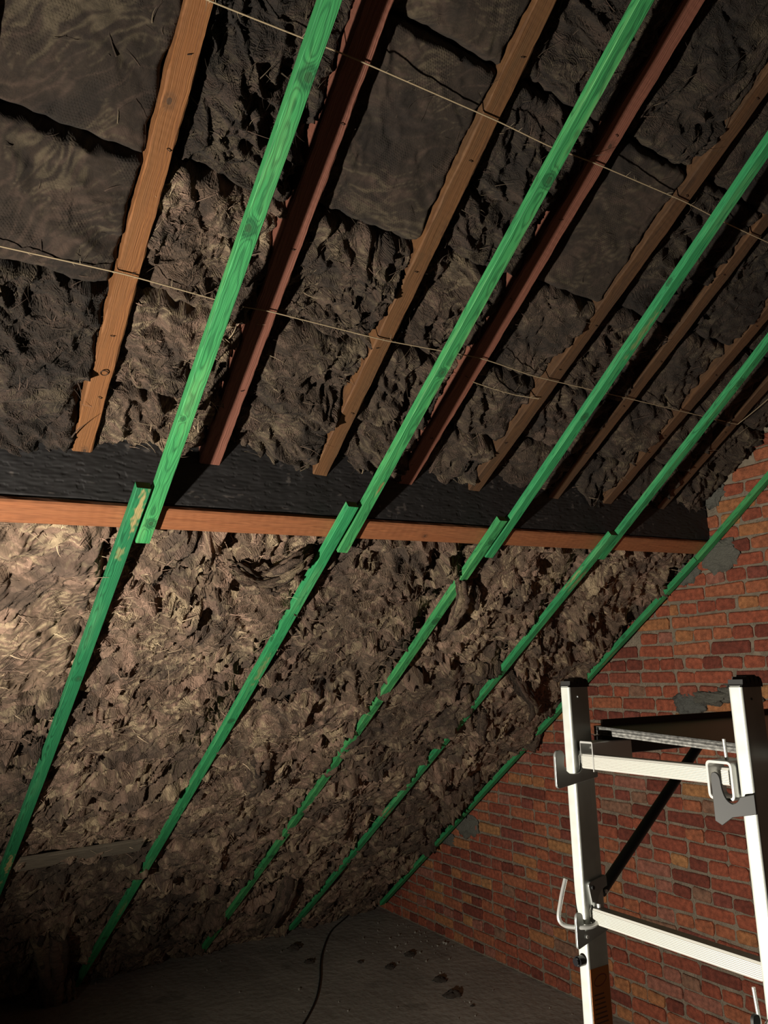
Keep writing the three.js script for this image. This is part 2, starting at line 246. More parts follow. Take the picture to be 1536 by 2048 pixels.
// ---------------------------------------------------------------- rafters
const rafSpec = [  // u at s=0.25, u at s=1.8, width, tone
  [-4.00, -3.98, 0.062, 0, 'brown sawn rafter nearest the left edge of the roof'],
  [-3.536, -3.520, 0.064, 0, 'sawn rafter studded with staples, left of the longest green batten'],
  [-3.078, -3.075, 0.078, 1, 'dark red-stained rafter just right of the longest green batten'],
  [-2.604, -2.584, 0.066, 0, 'tawny stapled rafter midway between the first two green battens'],
  [-2.172, -2.090, 0.082, 1, 'red-brown rafter close behind the second upper green batten'],
  [-1.762, -1.596, 0.070, 0, 'slim brown rafter left of the third upper green batten'],
  [-1.222, -1.085, 0.070, 0, 'dim brown rafter right of the third upper green batten'],
  [-0.800, -0.610, 0.070, 0, 'dim rafter just left of the fourth upper green batten'],
  [-0.330, -0.175, 0.070, 0, 'shadowed rafter nearest the brick gable']];
const rafUAt = (i, s) => { const r = rafSpec[i]; return r[0] + (r[1] - r[0]) * (s - 0.25) / 1.55; };
const RAF_N = -0.182;
{
  const t0 = woodTex(2048, 256, 3.4, 0.07, 111, brownCol([0.22, 0.085, 0.024], [0.14, 0.048, 0.013], [0.16, 0.07, 0.022], 0.5), [{ f: 0, y: 0.9, x: 0.01, r: 0.007 }, { f: 0, y: 2.0, x: -0.015, r: 0.009 }]);
  const t1 = woodTex(2048, 256, 3.4, 0.07, 121, brownCol([0.21, 0.078, 0.05], [0.14, 0.048, 0.03], [0.16, 0.058, 0.038], 0.5), [{ f: 0, y: 1.3, x: 0.01, r: 0.008 }]);
  const t2 = woodTex(2048, 256, 3.4, 0.07, 131, brownCol([0.105, 0.047, 0.017], [0.058, 0.025, 0.010], [0.045, 0.025, 0.012], 0.6), []);  // shade of the gable-side rafters put into this wood colour
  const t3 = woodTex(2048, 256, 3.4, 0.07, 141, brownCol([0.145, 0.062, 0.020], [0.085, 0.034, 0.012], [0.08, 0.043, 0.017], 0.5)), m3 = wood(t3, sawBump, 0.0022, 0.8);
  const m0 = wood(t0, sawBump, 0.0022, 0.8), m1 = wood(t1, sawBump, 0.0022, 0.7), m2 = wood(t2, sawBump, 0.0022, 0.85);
  const stapleMat = std({ color: lin(0.03, 0.022, 0.018), roughness: 0.6, metalness: 0.3 }), R = rng(91);
  const stapleG = merge([box(0.011, 0.0016, 0.0016, 0, 0, 0.004), box(0.0016, 0.0016, 0.005, -0.0048, 0, 0.0015), box(0.0016, 0.0016, 0.005, 0.0048, 0, 0.0015)]);
  rafSpec.forEach(([ua, ub, w, tone, label], i) => {
    const r = thing('rafter', label, 'rafter', 'rafters above the purlin');
    const s0 = 0.12, s1 = 3.7, a = at(UP, rafUAt(i, s0), s0, RAF_N), b = at(UP, rafUAt(i, s1), s1, RAF_N), dir = b.clone().sub(a), L = dir.length(); dir.normalize();
    const xv = dir.clone().cross(UP.N).normalize(), zv = xv.clone().cross(dir);
    r.position.copy(a); r.quaternion.setFromRotationMatrix(new THREE.Matrix4().makeBasis(xv, dir, zv));
    const g = timber(L, w, 0.15, { seg: 260, bev: 0.004, texL: 3.4, wob: 0.0028, seed: 10 + i * 3, v0: i * 0.23 }); g.translate(0, 0, -0.075);
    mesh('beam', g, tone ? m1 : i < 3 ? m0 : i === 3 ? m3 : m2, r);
    const ns = i === 1 ? 9 : 5 + Math.floor(R() * 3);
    for (let k = 0; k < ns; k++) { const st = mesh('staple', stapleG, stapleMat, r); st.position.set((R() - 0.5) * w * 0.55, 0.25 + (k + R() * 0.7) / ns * 2.2, 0.001); st.rotation.z = (R() - 0.5) * 0.9; }
    if (i === 1) { const rg = mesh('ring_nail', new THREE.TorusGeometry(0.011, 0.0017, 6, 20), std({ color: lin(0.05, 0.025, 0.012), roughness: 0.7, metalness: 0.4 }), r); rg.position.set(0.004, 0.42, 0.004); rg.rotation.x = 0.35; }
  });
}

// ---------------------------------------------------------------- mineral wool
const fibreFn = (u, v) => {
  const wx = 1.1 * noise(u * 7, v * 7, 141, 7, 7) + 0.5 * noise(u * 19, v * 19, 143, 19, 19), wy = 1.1 * noise(u * 7, v * 7, 142, 7, 7) + 0.5 * noise(u * 19, v * 19, 144, 19, 19), m = 0.5 + 0.5 * noise(u * 9, v * 9, 149, 9, 9);
  const a = 1 - Math.abs(noise(u * 16 + wx * 1.2, v * 90 + wy * 5, 145, 16, 90)), b = 1 - Math.abs(noise(u * 90 + wx * 5, v * 22 + wy * 1.4, 146, 90, 22)), c = 1 - Math.abs(noise(u * 40 + wx * 3, v * 200 + wy * 9, 147, 40, 200)), e = 1 - Math.abs(noise(u * 190 + wx * 8, v * 50 + wy * 3, 150, 190, 50)), d = noise(u * 230, v * 230, 148, 230, 230);
  return 0.36 * mix(a * a, b * b, 1 - m) + 0.10 * b * b + 0.34 * mix(c * c, e * e, 1 - m) + 0.12 * d + 0.05;
};
const FIB = new Float32Array(1024 * 1024); for (let y = 0; y < 1024; y++) for (let x = 0; x < 1024; x++) FIB[y * 1024 + x] = fibreFn(x / 1024, y / 1024);
const fibAt = (u, v) => FIB[Math.min(1023, Math.floor(v * 1024)) * 1024 + Math.min(1023, Math.floor(u * 1024))];
const fibMap = dataTex(1024, 1024, (u, v) => { const k = 0.62 + 0.55 * (fibAt((v + 0.37) % 1, (u + 0.61) % 1) - 0.4) + 0.16 * noise(u * 13, v * 17, 151, 13, 17) + 0.12 * noise(u * 60, v * 44, 152, 60, 44); return [k, k * 0.985, k * 0.96]; });
const fibBump = dataTex(1024, 1024, (u, v) => fibAt(u, v), false);
const dotBump = dataTex(1024, 1024, (u, v) => { const q = 84, x = u * q, y = v * q, fx = x - Math.floor(x) - 0.5, fy = (y + (Math.floor(x) % 2) * 0.5) % 1 - 0.5; return 0.35 + 0.25 * fibAt(u, v) - 0.25 * smooth(0.36, 0.16, Math.hypot(fx, fy)) * smooth(-0.05, 0.35, noise(u * 5, v * 5, 157, 5, 5)); }, false);
const woolMat = new THREE.MeshStandardMaterial({ vertexColors: true, map: fibMap, bumpMap: fibBump, bumpScale: 0.013, roughness: 1 });
const skinMat = new THREE.MeshStandardMaterial({ vertexColors: true, map: fibMap, bumpMap: dotBump, bumpScale: 0.004, roughness: 1 });
const ORI = [0, 1, 2, 3, 4, 5].map(k => [Math.cos(k * Math.PI / 6), Math.sin(k * Math.PI / 6)]);
// ridges drawn out along a slowly turning direction: f along, g across
function streak(x, y, th, f, g, seed) {
  const t = ((th / Math.PI * 6) % 6 + 6) % 6, k = Math.floor(t), w = smooth(0.15, 0.85, t - k); let h = 0;
  for (let i = 0; i < 2; i++) { const wt = i ? w : 1 - w; if (wt < 0.001) continue; const kk = (k + i) % 6, [c, d] = ORI[kk]; const v = 1 - Math.abs(noise((x * c + y * d) * f, (-x * d + y * c) * g, seed + kk * 5)); h += wt * v * v * v; }
  return h - 0.45;
}
const woolTone = (u, s, seed) => {
  const wx = 0.07 * noise(u * 3, s * 3, seed + 80) + 0.03 * noise(u * 9, s * 9, seed + 81), wy = 0.07 * noise(u * 3 + 5, s * 3, seed + 82) + 0.03 * noise(u * 9 + 2, s * 9, seed + 83), x = u + wx, y = s + wy, th = 0.35 + 1.1 * noise(u * 2, s * 2, seed + 14);
  const a = clamp(0.5 + 1.1 * fbm(x * 2.6, y * 2.6, seed + 30, 4)), b = smooth(-0.02, 0.4, streak(x, y, th, 6, 24, seed + 40) * 0.9 + 0.45 * noise(x * 4, y * 4, seed + 41)), c = smooth(0.12, 0.5, streak(x, y, th + 0.25, 11, 44, seed + 50) * 0.9 + 0.5 * noise(x * 6 + 5, y * 6, seed + 51)), d = smooth(0.1, 0.5, noise(x * 4.5, y * 4.5, seed + 56) + 0.4 * noise(x * 13, y * 13, seed + 57));
  let k = mix3([0.130, 0.083, 0.058], [0.21, 0.145, 0.10], a); k = mix3(k, [0.37, 0.235, 0.175], b * 0.65); k = mix3(k, [0.50, 0.385, 0.245], c * 0.75); return mix3(k, [0.065, 0.046, 0.037], d * 0.65);
};
function woolH(u, s, seed, rough, ang, comb = 0) {
  const cf = 1 - 0.55 * comb, cg = 1 + 0.25 * comb, tv = 1 - 0.7 * comb;
  const wx = 0.09 * noise(u * 2.2, s * 2.2, seed) + 0.035 * noise(u * 6, s * 6, seed + 1) + 0.012 * noise(u * 17, s * 17, seed + 11), wy = 0.09 * noise(u * 2.2 + 9, s * 2.2, seed + 2) + 0.035 * noise(u * 6 + 4, s * 6, seed + 3) + 0.012 * noise(u * 17 + 3, s * 17, seed + 12);
  const x = u + wx, y = s + wy, th = ang + tv * (1.5 * noise(u * 1.9, s * 1.9, seed + 14) + 0.7 * noise(u * 6, s * 6, seed + 15)), wild = rough * (0.55 + 0.8 * smooth(-0.3, 0.5, noise(u * 2.6, s * 2.6, seed + 16)));
  const lump = 0.034 * noise(x * 3.0, y * 3.0, seed + 4) + wild * 0.032 * noise(x * 7, y * 7, seed + 5) + wild * 0.012 * noise(x * 17, y * 17, seed + 6);
  const crease = smooth(0.86, 1, 1 - Math.abs(noise(x * 4.2 + 3, y * 4.2, seed + 17)));
  return lump + wild * (0.034 * streak(x, y, th, 3.6 * cf, 13 * cg, seed + 7) + 0.014 * streak(x, y, th + 0.5 * tv, 9 * cf, 38 * cg, seed + 8) + 0.007 * streak(x, y, th - 0.4 * tv, 16 * cf, 70, seed + 9)) - 0.014 * rough * crease;
}
function ribbon(out, p, dir, len, wdt, R, F, tone) {
  // thin curled fibre bundle as a crossed strip
  const n = 5; let d = dir.clone(), q = p.clone(); const bend = V3(R() - 0.5, R() - 0.5, R() - 0.5).multiplyScalar(1.5), side = d.clone().cross(F.N).normalize();
  let L = [], T = [];
  for (let i = 0; i <= n; i++) { const w = wdt * (1 - i / n * 0.8) * 0.5; L.push(q.clone().addScaledVector(side, w).addScaledVector(F.N, w * 0.6)); T.push(q.clone().addScaledVector(side, -w)); d.addScaledVector(bend, 0.22).normalize(); q = q.clone().addScaledVector(d, len / n); }
  for (let i = 0; i < n; i++) { for (const v of [L[i], T[i], T[i + 1], L[i], T[i + 1], L[i + 1]]) { out.pos.push(v.x, v.y, v.z); out.col.push(...tone); } }
}
const fibreMat = std({ vertexColors: true, roughness: 1 });
// one batt: a displaced sheet with rolled-in edges; u0..u1, s0..s1 in roof units, n0 its resting level
// wool tones: torn, matted, and two with upper-bay shade put in, some dark-fronted
const WOOL = { torn: 1.2, matted: 0.75, dusky: 0.4, facedShaded: 0.2 };
function batt(F, u0, u1, s0, s1, n0, o) {
  const dirtShade = WOOL[o.sort];
  const { label, step = 0.008, seed = 1, rough = 1, ang = 0.2, skin = false, roll = 0.05, depth = 0.10, amp = 1, bulge = 0.02, group, skew = 0, fibres = 90, edge = 0.02, tilt = 0 } = o;
  const t = thing('insulation_batt', label, 'insulation', group); onFrame(t, F, (u0 + u1) / 2, (s0 + s1) / 2, 0);
  const W = (u1 - u0) * K, Hh = (s1 - s0) * K, nx = Math.max(8, Math.round(W / step)), ny = Math.max(8, Math.round(Hh / step));
  const N1 = (nx + 1) * (ny + 1), P = new Float32Array(N1 * 3), Cc = new Float32Array(N1 * 3), T = new Float32Array(N1 * 2), I = new Uint32Array(nx * ny * 6);
  const hgt = (x, y) => {
    const gu = u0 * K + x, gs = s0 * K + y, wig = edge * (noise(gu * 9, gs * 9, seed + 60) + 0.6 * noise(gu * 26, gs * 26, seed + 61));
    const e = Math.min(x, W - x, y * 1.15, (Hh - y) * 1.15) + wig, er = 1 - clamp(e / roll, -0.6, 1);
    const m = Math.sin(Math.PI * clamp(x / W)) * Math.pow(Math.sin(Math.PI * clamp(y / Hh)), 0.5);
    return n0 + bulge * m + tilt * (x / W - 0.5) + amp * woolH(gu, gs, seed, rough, ang, o.comb || 0) - depth * er * er * Math.sign(er) * (er > 0 ? 1 : 0);
  };
  let k = 0;
  for (let j = 0; j <= ny; j++) for (let i = 0; i <= nx; i++) {
    const x = W * i / nx, y = Hh * j / ny, gu = u0 * K + x, gs = s0 * K + y, h = hgt(x, y);
    const lx = 0.010 * noise(gu * 22, gs * 22, seed + 70) * rough, ly = 0.010 * noise(gu * 22 + 5, gs * 22, seed + 71) * rough - 0.14 * (h - n0) * rough;
    P[k * 3] = x - W / 2 + lx + skew * (y - Hh / 2); P[k * 3 + 1] = y - Hh / 2 + ly; P[k * 3 + 2] = h;
    const c = woolTone(gu, gs, seed); Cc[k * 3] = c[0] * dirtShade; Cc[k * 3 + 1] = c[1] * dirtShade; Cc[k * 3 + 2] = c[2] * dirtShade; T[k * 2] = (gu * Math.cos(ang) + gs * Math.sin(ang)) / 0.62 + seed * 0.37; T[k * 2 + 1] = (-gu * Math.sin(ang) + gs * Math.cos(ang)) / 0.62 + seed * 0.53; k++;
  }
  k = 0; for (let j = 0; j < ny; j++) for (let i = 0; i < nx; i++) { const a = j * (nx + 1) + i, b = a + 1, c = a + nx + 1, d = c + 1; I[k++] = a; I[k++] = b; I[k++] = d; I[k++] = a; I[k++] = d; I[k++] = c; }
  const g = new THREE.BufferGeometry(); g.setAttribute('position', new THREE.BufferAttribute(P, 3)); g.setAttribute('color', new THREE.BufferAttribute(Cc, 3)); g.setAttribute('uv', new THREE.BufferAttribute(T, 2)); g.setIndex(new THREE.BufferAttribute(I, 1)); g.computeVertexNormals();
  mesh('wool', g, skin ? skinMat : woolMat, t);
  if (fibres) {
    const R = rng(seed * 77 + 3), out = { pos: [], col: [] }, cnt = Math.round(W * Hh * fibres), F0 = { N: V3(0, 0, 1) };
    for (let i = 0; i < cnt; i++) { const x = (0.03 + 0.94 * R()) * W, y = (0.03 + 0.94 * R()) * Hh, an = ang + (R() - 0.5) * 2.4 + (R() < 0.5 ? Math.PI : 0); const tn = woolTone(u0 * K + x, s0 * K + y, seed).map((q => v => v * q)(dirtShade * (0.7 + 1.1 * R()))); ribbon(out, V3(x - W / 2 + skew * (y - Hh / 2), y - Hh / 2, hgt(x, y) + 0.001), V3(Math.cos(an), Math.sin(an), 0.12 + 0.25 * R()).normalize(), 0.02 + 0.09 * R() * R(), 0.0012 + 0.0040 * R() * R(), R, F0, tn); }
    const fg = new THREE.BufferGeometry(); fg.setAttribute('position', new THREE.Float32BufferAttribute(out.pos, 3)); fg.setAttribute('color', new THREE.Float32BufferAttribute(out.col, 3)); fg.computeVertexNormals(); const fm = mesh('loose_fibres', fg, fibreMat, t); fm.userData.kind = 'stuff';
  }
  return t;
}
{ // upper bays between the rafters
  const rows = [[0.14, 0.50, 'lowest, touching the purlin'], [0.50, 0.83, 'between lower string and purlin'], [0.83, 1.225, 'crossed by the lower string'], [1.225, 1.80, 'crossed by the upper string'], [1.80, 2.60, 'above the upper string']];
  const bayName = ['left of the stapled rafter', 'between stapled and red rafters', 'between red and tawny rafters', 'between tawny and second red rafters', 'right of the second red rafter', 'left of the third green batten', 'right of the third green batten', 'next to the brick gable'];
  for (let b = 0; b < 9; b++) {
    for (let r = 0; r < 5; r++) {
      let [s0, s1, where] = rows[r];
      if (b === 0 && r === 0) s1 = 0.83; if (b === 0 && r === 1) continue;
      if (b === 2 && r === 1) { s0 = 0.47; }
      if (b === 8 && r > 2) continue;
      const sm = (s0 + s1) / 2, uA = rafUAt(b, sm) + rafSpec[b][2] / 2 / K - 0.010, uB = b < 8 ? rafUAt(b + 1, sm) - rafSpec[b + 1][2] / 2 / K + 0.010 : 0.12, sk = b < 8 ? ((rafUAt(b, s1) - rafUAt(b, s0)) + (rafUAt(b + 1, s1) - rafUAt(b + 1, s0))) / 2 / (s1 - s0) : 0;
      const calm = (b === 0 && (r === 2 || r === 3)) || (b === 2 && r >= 3) || (b === 4 && r === 3);
      const bn = b === 0 ? bayName[0] : b === 8 ? bayName[7] : ['', bayName[1], bayName[2], bayName[3], bayName[4], 'left of the third upper batten', 'right of the third upper batten', 'behind the fourth upper batten'][b];
      batt(UP, uA, uB, s0, s1, RAF_N - (b < 2 ? 0.030 : b < 4 ? 0.045 : 0.055), { tilt: b < 2 ? 0.02 : b < 4 ? 0.06 : 0.09, label: `wool batt ${bn}, ${where}`, group: 'wool batts between the rafters', sort: b === 0 || calm || r >= 3 ? 'facedShaded' : b === 1 ? 'matted' : 'dusky', step: b < 4 ? 0.0055 : 0.009, seed: 3 + b * 7 + r * 3, rough: calm ? 0.45 : 1.15, ang: -1.1 + 0.5 * b + 0.9 * r, skin: calm, amp: calm ? 0.6 : b === 1 ? 1.15 : 1, roll: 0.028, depth: 0.065, bulge: b === 1 && r > 0 && r < 3 ? 0.045 : 0.022, skew: sk, fibres: calm ? 140 : 600, edge: 0.010 });  // dimness of the upper bays put into the wool tone, by bay and row
    }
  }
}
{ // lower slope: bays between the green battens
  const cols = [[-4.75, -3.395, 'left of the first green batten'], [-3.395, -2.55, 'between first and second battens'], [-2.55, -1.70, 'between second and third battens'], [-1.70, -0.86, 'between third and fourth battens'], [-0.86, 0.125, 'between fourth batten and gable']];
  const cuts = [[0.045, -0.93, -2.35, -3.45, -4.80], [0.04, -1.45, -2.50, -3.55, -4.82], [0.04, -1.10, -2.15, -3.30, -4.82], [0.04, -0.95, -2.05, -3.15, -4.85], [0.04, -1.25, -2.4, -3.6, -4.85]];
  const pos = ['top, under the plank', 'second from the top', 'third from the top', 'lowest, drooping to the floor'];
  cols.forEach(([u0, u1, where], c) => {
    for (let r = 0; r < 4; r++) {
      const s1 = cuts[c][r], s0 = cuts[c][r + 1] - 0.05, drift = c === 0 ? 0 : 0, near = r < 2 && c < 3;
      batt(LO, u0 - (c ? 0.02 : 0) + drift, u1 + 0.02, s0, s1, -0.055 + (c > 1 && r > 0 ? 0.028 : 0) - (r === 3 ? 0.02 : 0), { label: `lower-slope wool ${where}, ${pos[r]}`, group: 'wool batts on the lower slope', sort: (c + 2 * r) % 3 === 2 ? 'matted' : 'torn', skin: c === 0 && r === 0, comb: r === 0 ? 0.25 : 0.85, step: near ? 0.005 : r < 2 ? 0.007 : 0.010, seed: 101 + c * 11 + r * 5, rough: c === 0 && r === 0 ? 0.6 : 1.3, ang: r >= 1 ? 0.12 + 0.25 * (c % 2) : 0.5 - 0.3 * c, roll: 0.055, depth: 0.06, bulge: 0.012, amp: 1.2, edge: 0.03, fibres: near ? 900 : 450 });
    }
  });
}
// tufts that have come loose and hang out of the wool: swept ragged bodies
function tuft(F, pts, rad, seed, label, pale = 1) {
  const t = thing('wool_tuft', label, 'insulation', 'loose tufts of wool'); onFrame(t, F, pts[0][0], pts[0][1], 0);
  const loc = pts.map(([u, s, n]) => V3((u - pts[0][0]) * K, (s - pts[0][1]) * K, n)), cu = new THREE.CatmullRomCurve3(loc), R = rng(seed + 900), P = [], Cl = [], T = [], I = [], len = cu.getLength();
  const strands = Math.round(26 + rad[0] * 500), SEG = 14, RAD = 6;
  for (let q = 0; q < strands; q++) {
    const f0 = R() * 0.55 * (q % 3 ? 1 : 0.2), f1 = Math.min(1, f0 + 0.3 + 0.6 * R()), a0 = R() * 6.283, spin = (R() - 0.5) * 2.4, rr = Math.sqrt(R()), sw = (0.10 + 0.22 * R()) * rad[0] + 0.003, tone = woolTone(R() * 4, R() * 4, seed).map((k => v => v * k)(pale * (0.6 + 0.6 * R()))), base = P.length / 3;
    for (let i = 0; i <= SEG; i++) {
      const f = mix(f0, f1, i / SEG), c = cu.getPointAt(f), w = mix(rad[0], rad[1], f) * rr * (0.85 + 0.3 * noise(f * 6 + q, q * 1.7, seed)), an = a0 + spin * f + 0.6 * noise(f * 7, q * 2.3, seed + 3), cx = c.x + Math.cos(an) * w, cz = c.z + Math.sin(an) * w * 0.8, cy = c.y + 0.3 * rad[0] * noise(f * 5 + 9, q * 3.1, seed + 5);
      const tap = sw * Math.pow(Math.sin(Math.PI * mix(0.12, 0.985, i / SEG)), 0.7) * (0.7 + 0.6 * Math.abs(noise(f * 14, q * 5.7, seed + 7)));
      for (let j = 0; j < RAD; j++) { const b = j / RAD * 6.283; P.push(cx + Math.cos(b) * tap * 1.3, cy + Math.sin(b) * Math.cos(an) * tap * 0.5, cz + Math.sin(b) * tap * 0.8); Cl.push(...tone); T.push(f * len / 0.3 + q * 0.13, j / RAD * 0.12 + q * 0.29); }
    }
    for (let i = 0; i < SEG; i++) for (let j = 0; j < RAD; j++) { const A = base + i * RAD + j, B = base + i * RAD + (j + 1) % RAD; I.push(A, B, B + RAD, A, B + RAD, A + RAD); }
  }
  const g = new THREE.BufferGeometry(); g.setAttribute('position', new THREE.Float32BufferAttribute(P, 3)); g.setAttribute('color', new THREE.Float32BufferAttribute(Cl, 3)); g.setAttribute('uv', new THREE.Float32BufferAttribute(T, 2)); g.setIndex(I); g.computeVertexNormals(); mesh('wool', g, woolMat, t);
}
tuft(LO, [[-2.93, -0.09, 0.0], [-2.84, -0.14, 0.035], [-2.75, -0.13, 0.04], [-2.68, -0.06, 0.03], [-2.62, -0.03, 0.0]], [0.050, 0.040], 401, 'pale curled wool tuft under the plank left of the second green batten', 1.5);
tuft(LO, [[-2.80, -0.16, 0.01], [-2.74, -0.20, 0.04], [-2.66, -0.17, 0.03]], [0.035, 0.02], 402, 'small frayed wool tuft below the curled tuft by the second batten', 1.5);
tuft(LO, [[-1.72, -0.16, -0.02], [-1.67, -0.26, 0.03], [-1.64, -0.40, 0.05], [-1.62, -0.55, 0.05]], [0.045, 0.018], 403, 'long pink-brown wool tuft hanging right of the third green batten', 1.4);
tuft(LO, [[-1.58, -0.22, -0.01], [-1.54, -0.30, 0.02], [-1.50, -0.37, 0.03]], [0.022, 0.010], 404, 'short frayed wool tuft beside the long pink-brown tuft');
tuft(LO, [[-0.70, -1.05, -0.04], [-0.55, -1.20, 0.03], [-0.42, -1.30, 0.07], [-0.33, -1.48, 0.08]], [0.06, 0.02], 405, 'forked wool tuft drooping behind the ladder top');
tuft(LO, [[-0.75, -1.40, -0.02], [-0.66, -1.60, 0.04], [-0.55, -1.75, 0.05]], [0.05, 0.014], 406, 'pointed wool tuft hanging left of the ladder top');
tuft(LO, [[-2.30, -1.50, -0.05], [-2.24, -1.72, 0.02], [-2.20, -1.95, 0.03]], [0.07, 0.05], 407, 'thick wool clump bulging right of the second batten, mid slope');
tuft(LO, [[-3.06, -3.40, -0.10], [-2.96, -3.80, 0.0], [-2.90, -4.25, 0.06], [-2.86, -4.55, 0.10]], [0.10, 0.05], 408, 'long drooping wool clump reaching the floor at the lower left');
tuft(LO, [[-2.78, -4.22, 0.0], [-2.76, -4.36, 0.08], [-2.75, -4.48, 0.10]], [0.03, 0.055], 409, 'small round wool wad dangling beside the long clump');
tuft(LO, [[-1.34, -3.35, -0.10], [-1.26, -3.75, 0.0], [-1.24, -4.10, 0.04], [-1.26, -4.32, 0.06]], [0.085, 0.03], 410, 'ragged wool hanging over the floor left of the gable corner');

// plank half buried in the lower wool
{ const pl = thing('buried_plank', 'weathered grey plank half buried in the lower wool between two battens', 'plank'); onFrame(pl, LO, -3.36, -2.44, -0.030); pl.rotateZ(-Math.PI / 2 - 0.055);
  mesh('board', timber(0.64, 0.125, 0.018, { seg: 20, bev: 0.002, texL: 1.2, wob: 0.001, seed: 61 }), wood(woodTex(1024, 128, 1.2, 0.12, 161, brownCol([0.17, 0.14, 0.10], [0.11, 0.09, 0.065], [0.12, 0.1, 0.075], 0.5)), grainBump, 0.0015, 0.9), pl); }

// ---------------------------------------------------------------- green battens
function batten(F, s0, s1, uA, sA, uB, sB, m, label, o = {}) {
  const { w = 0.048, t = 0.03, bow = 0, texEnd = 0, topBare = false } = o;
  const uu = (s) => uA + (uB - uA) * (s - sA) / (sB - sA), a = at(F, uu(s0), s0, 0), b = at(F, uu(s1), s1, 0), dir = b.clone().sub(a), L = dir.length(); dir.normalize();
  const xv = dir.clone().cross(F.N).normalize(), zv = xv.clone().cross(dir), g = thing('green_batten', label, 'batten', o.group);
  g.position.copy(a).addScaledVector(F.N, -t / 2); g.quaternion.setFromRotationMatrix(new THREE.Matrix4().makeBasis(xv, dir, zv));
  mesh('stick', timber(L, w, t, { seg: 70, bev: 0.0015, texL: GL, wob: 0.0007, seed: Math.round(L * 100), bow, v0: texEnd ? (GL - L) / GL : 0 }), m, g);
  mesh('end_grain', endCap(w, t, L, 1), endGrain, g); mesh('end_grain', endCap(w, t, 0, -1), endGreen, g);
  return g;
}
const GU = 'upper green battens', GLo = 'lower green battens';
batten(UP, 0.0, 3.0, -3.303, 0.3, -3.281, 1.78, GREEN[0], 'longest upper green batten, with two big dark knots, nearest the camera', { group: GU });
batten(UP, -0.013, 3.2, -2.458, 0.22, -2.405, 2.1, GREEN[1], 'second upper green batten from the left, with one knot halfway', { group: GU });
batten(UP, -0.015, 3.0, -1.626, 0.19, -1.580, 2.02, GREEN[2], 'third upper green batten from the left', { group: GU });
batten(UP, 0.0, 2.6, -0.814, 0.14, -0.789, 1.4, GREEN[3], 'fourth upper green batten, with a ragged waney edge', { group: GU });
batten(UP, 0.0, 1.6, 0.080, 0.0, 0.087, 0.68, GREEN[1], 'upper green batten running up against the brick gable', { group: GU });
batten(LO, -4.45, 0.257, -3.366, 0.257, -3.500, -4.3, GREEN[4], 'lower green batten with a bare yellow top end, leftmost', { group: GLo, bow: 0.02, texEnd: 1 });
batten(LO, -4.55, 0.243, -2.530, 0.24, -2.655, -3.9, GREEN[2], 'second lower green batten from the left', { group: GLo, bow: 0.015 });
batten(LO, -4.60, 0.226, -1.700, 0.226, -1.700, -4.4, GREEN[1], 'third lower green batten, partly sunk in the wool', { group: GLo, bow: 0.02 });
batten(LO, -4.65, 0.182, -0.872, 0.18, -0.860, -4.4, GREEN[3], 'fourth lower green batten, its lower part buried in wool', { group: GLo, bow: 0.01 });
batten(LO, -4.68, 0.02, 0.070, 0, 0.115, -4.5, GREEN[2], 'lower green batten running down along the foot of the brick gable', { group: GLo });

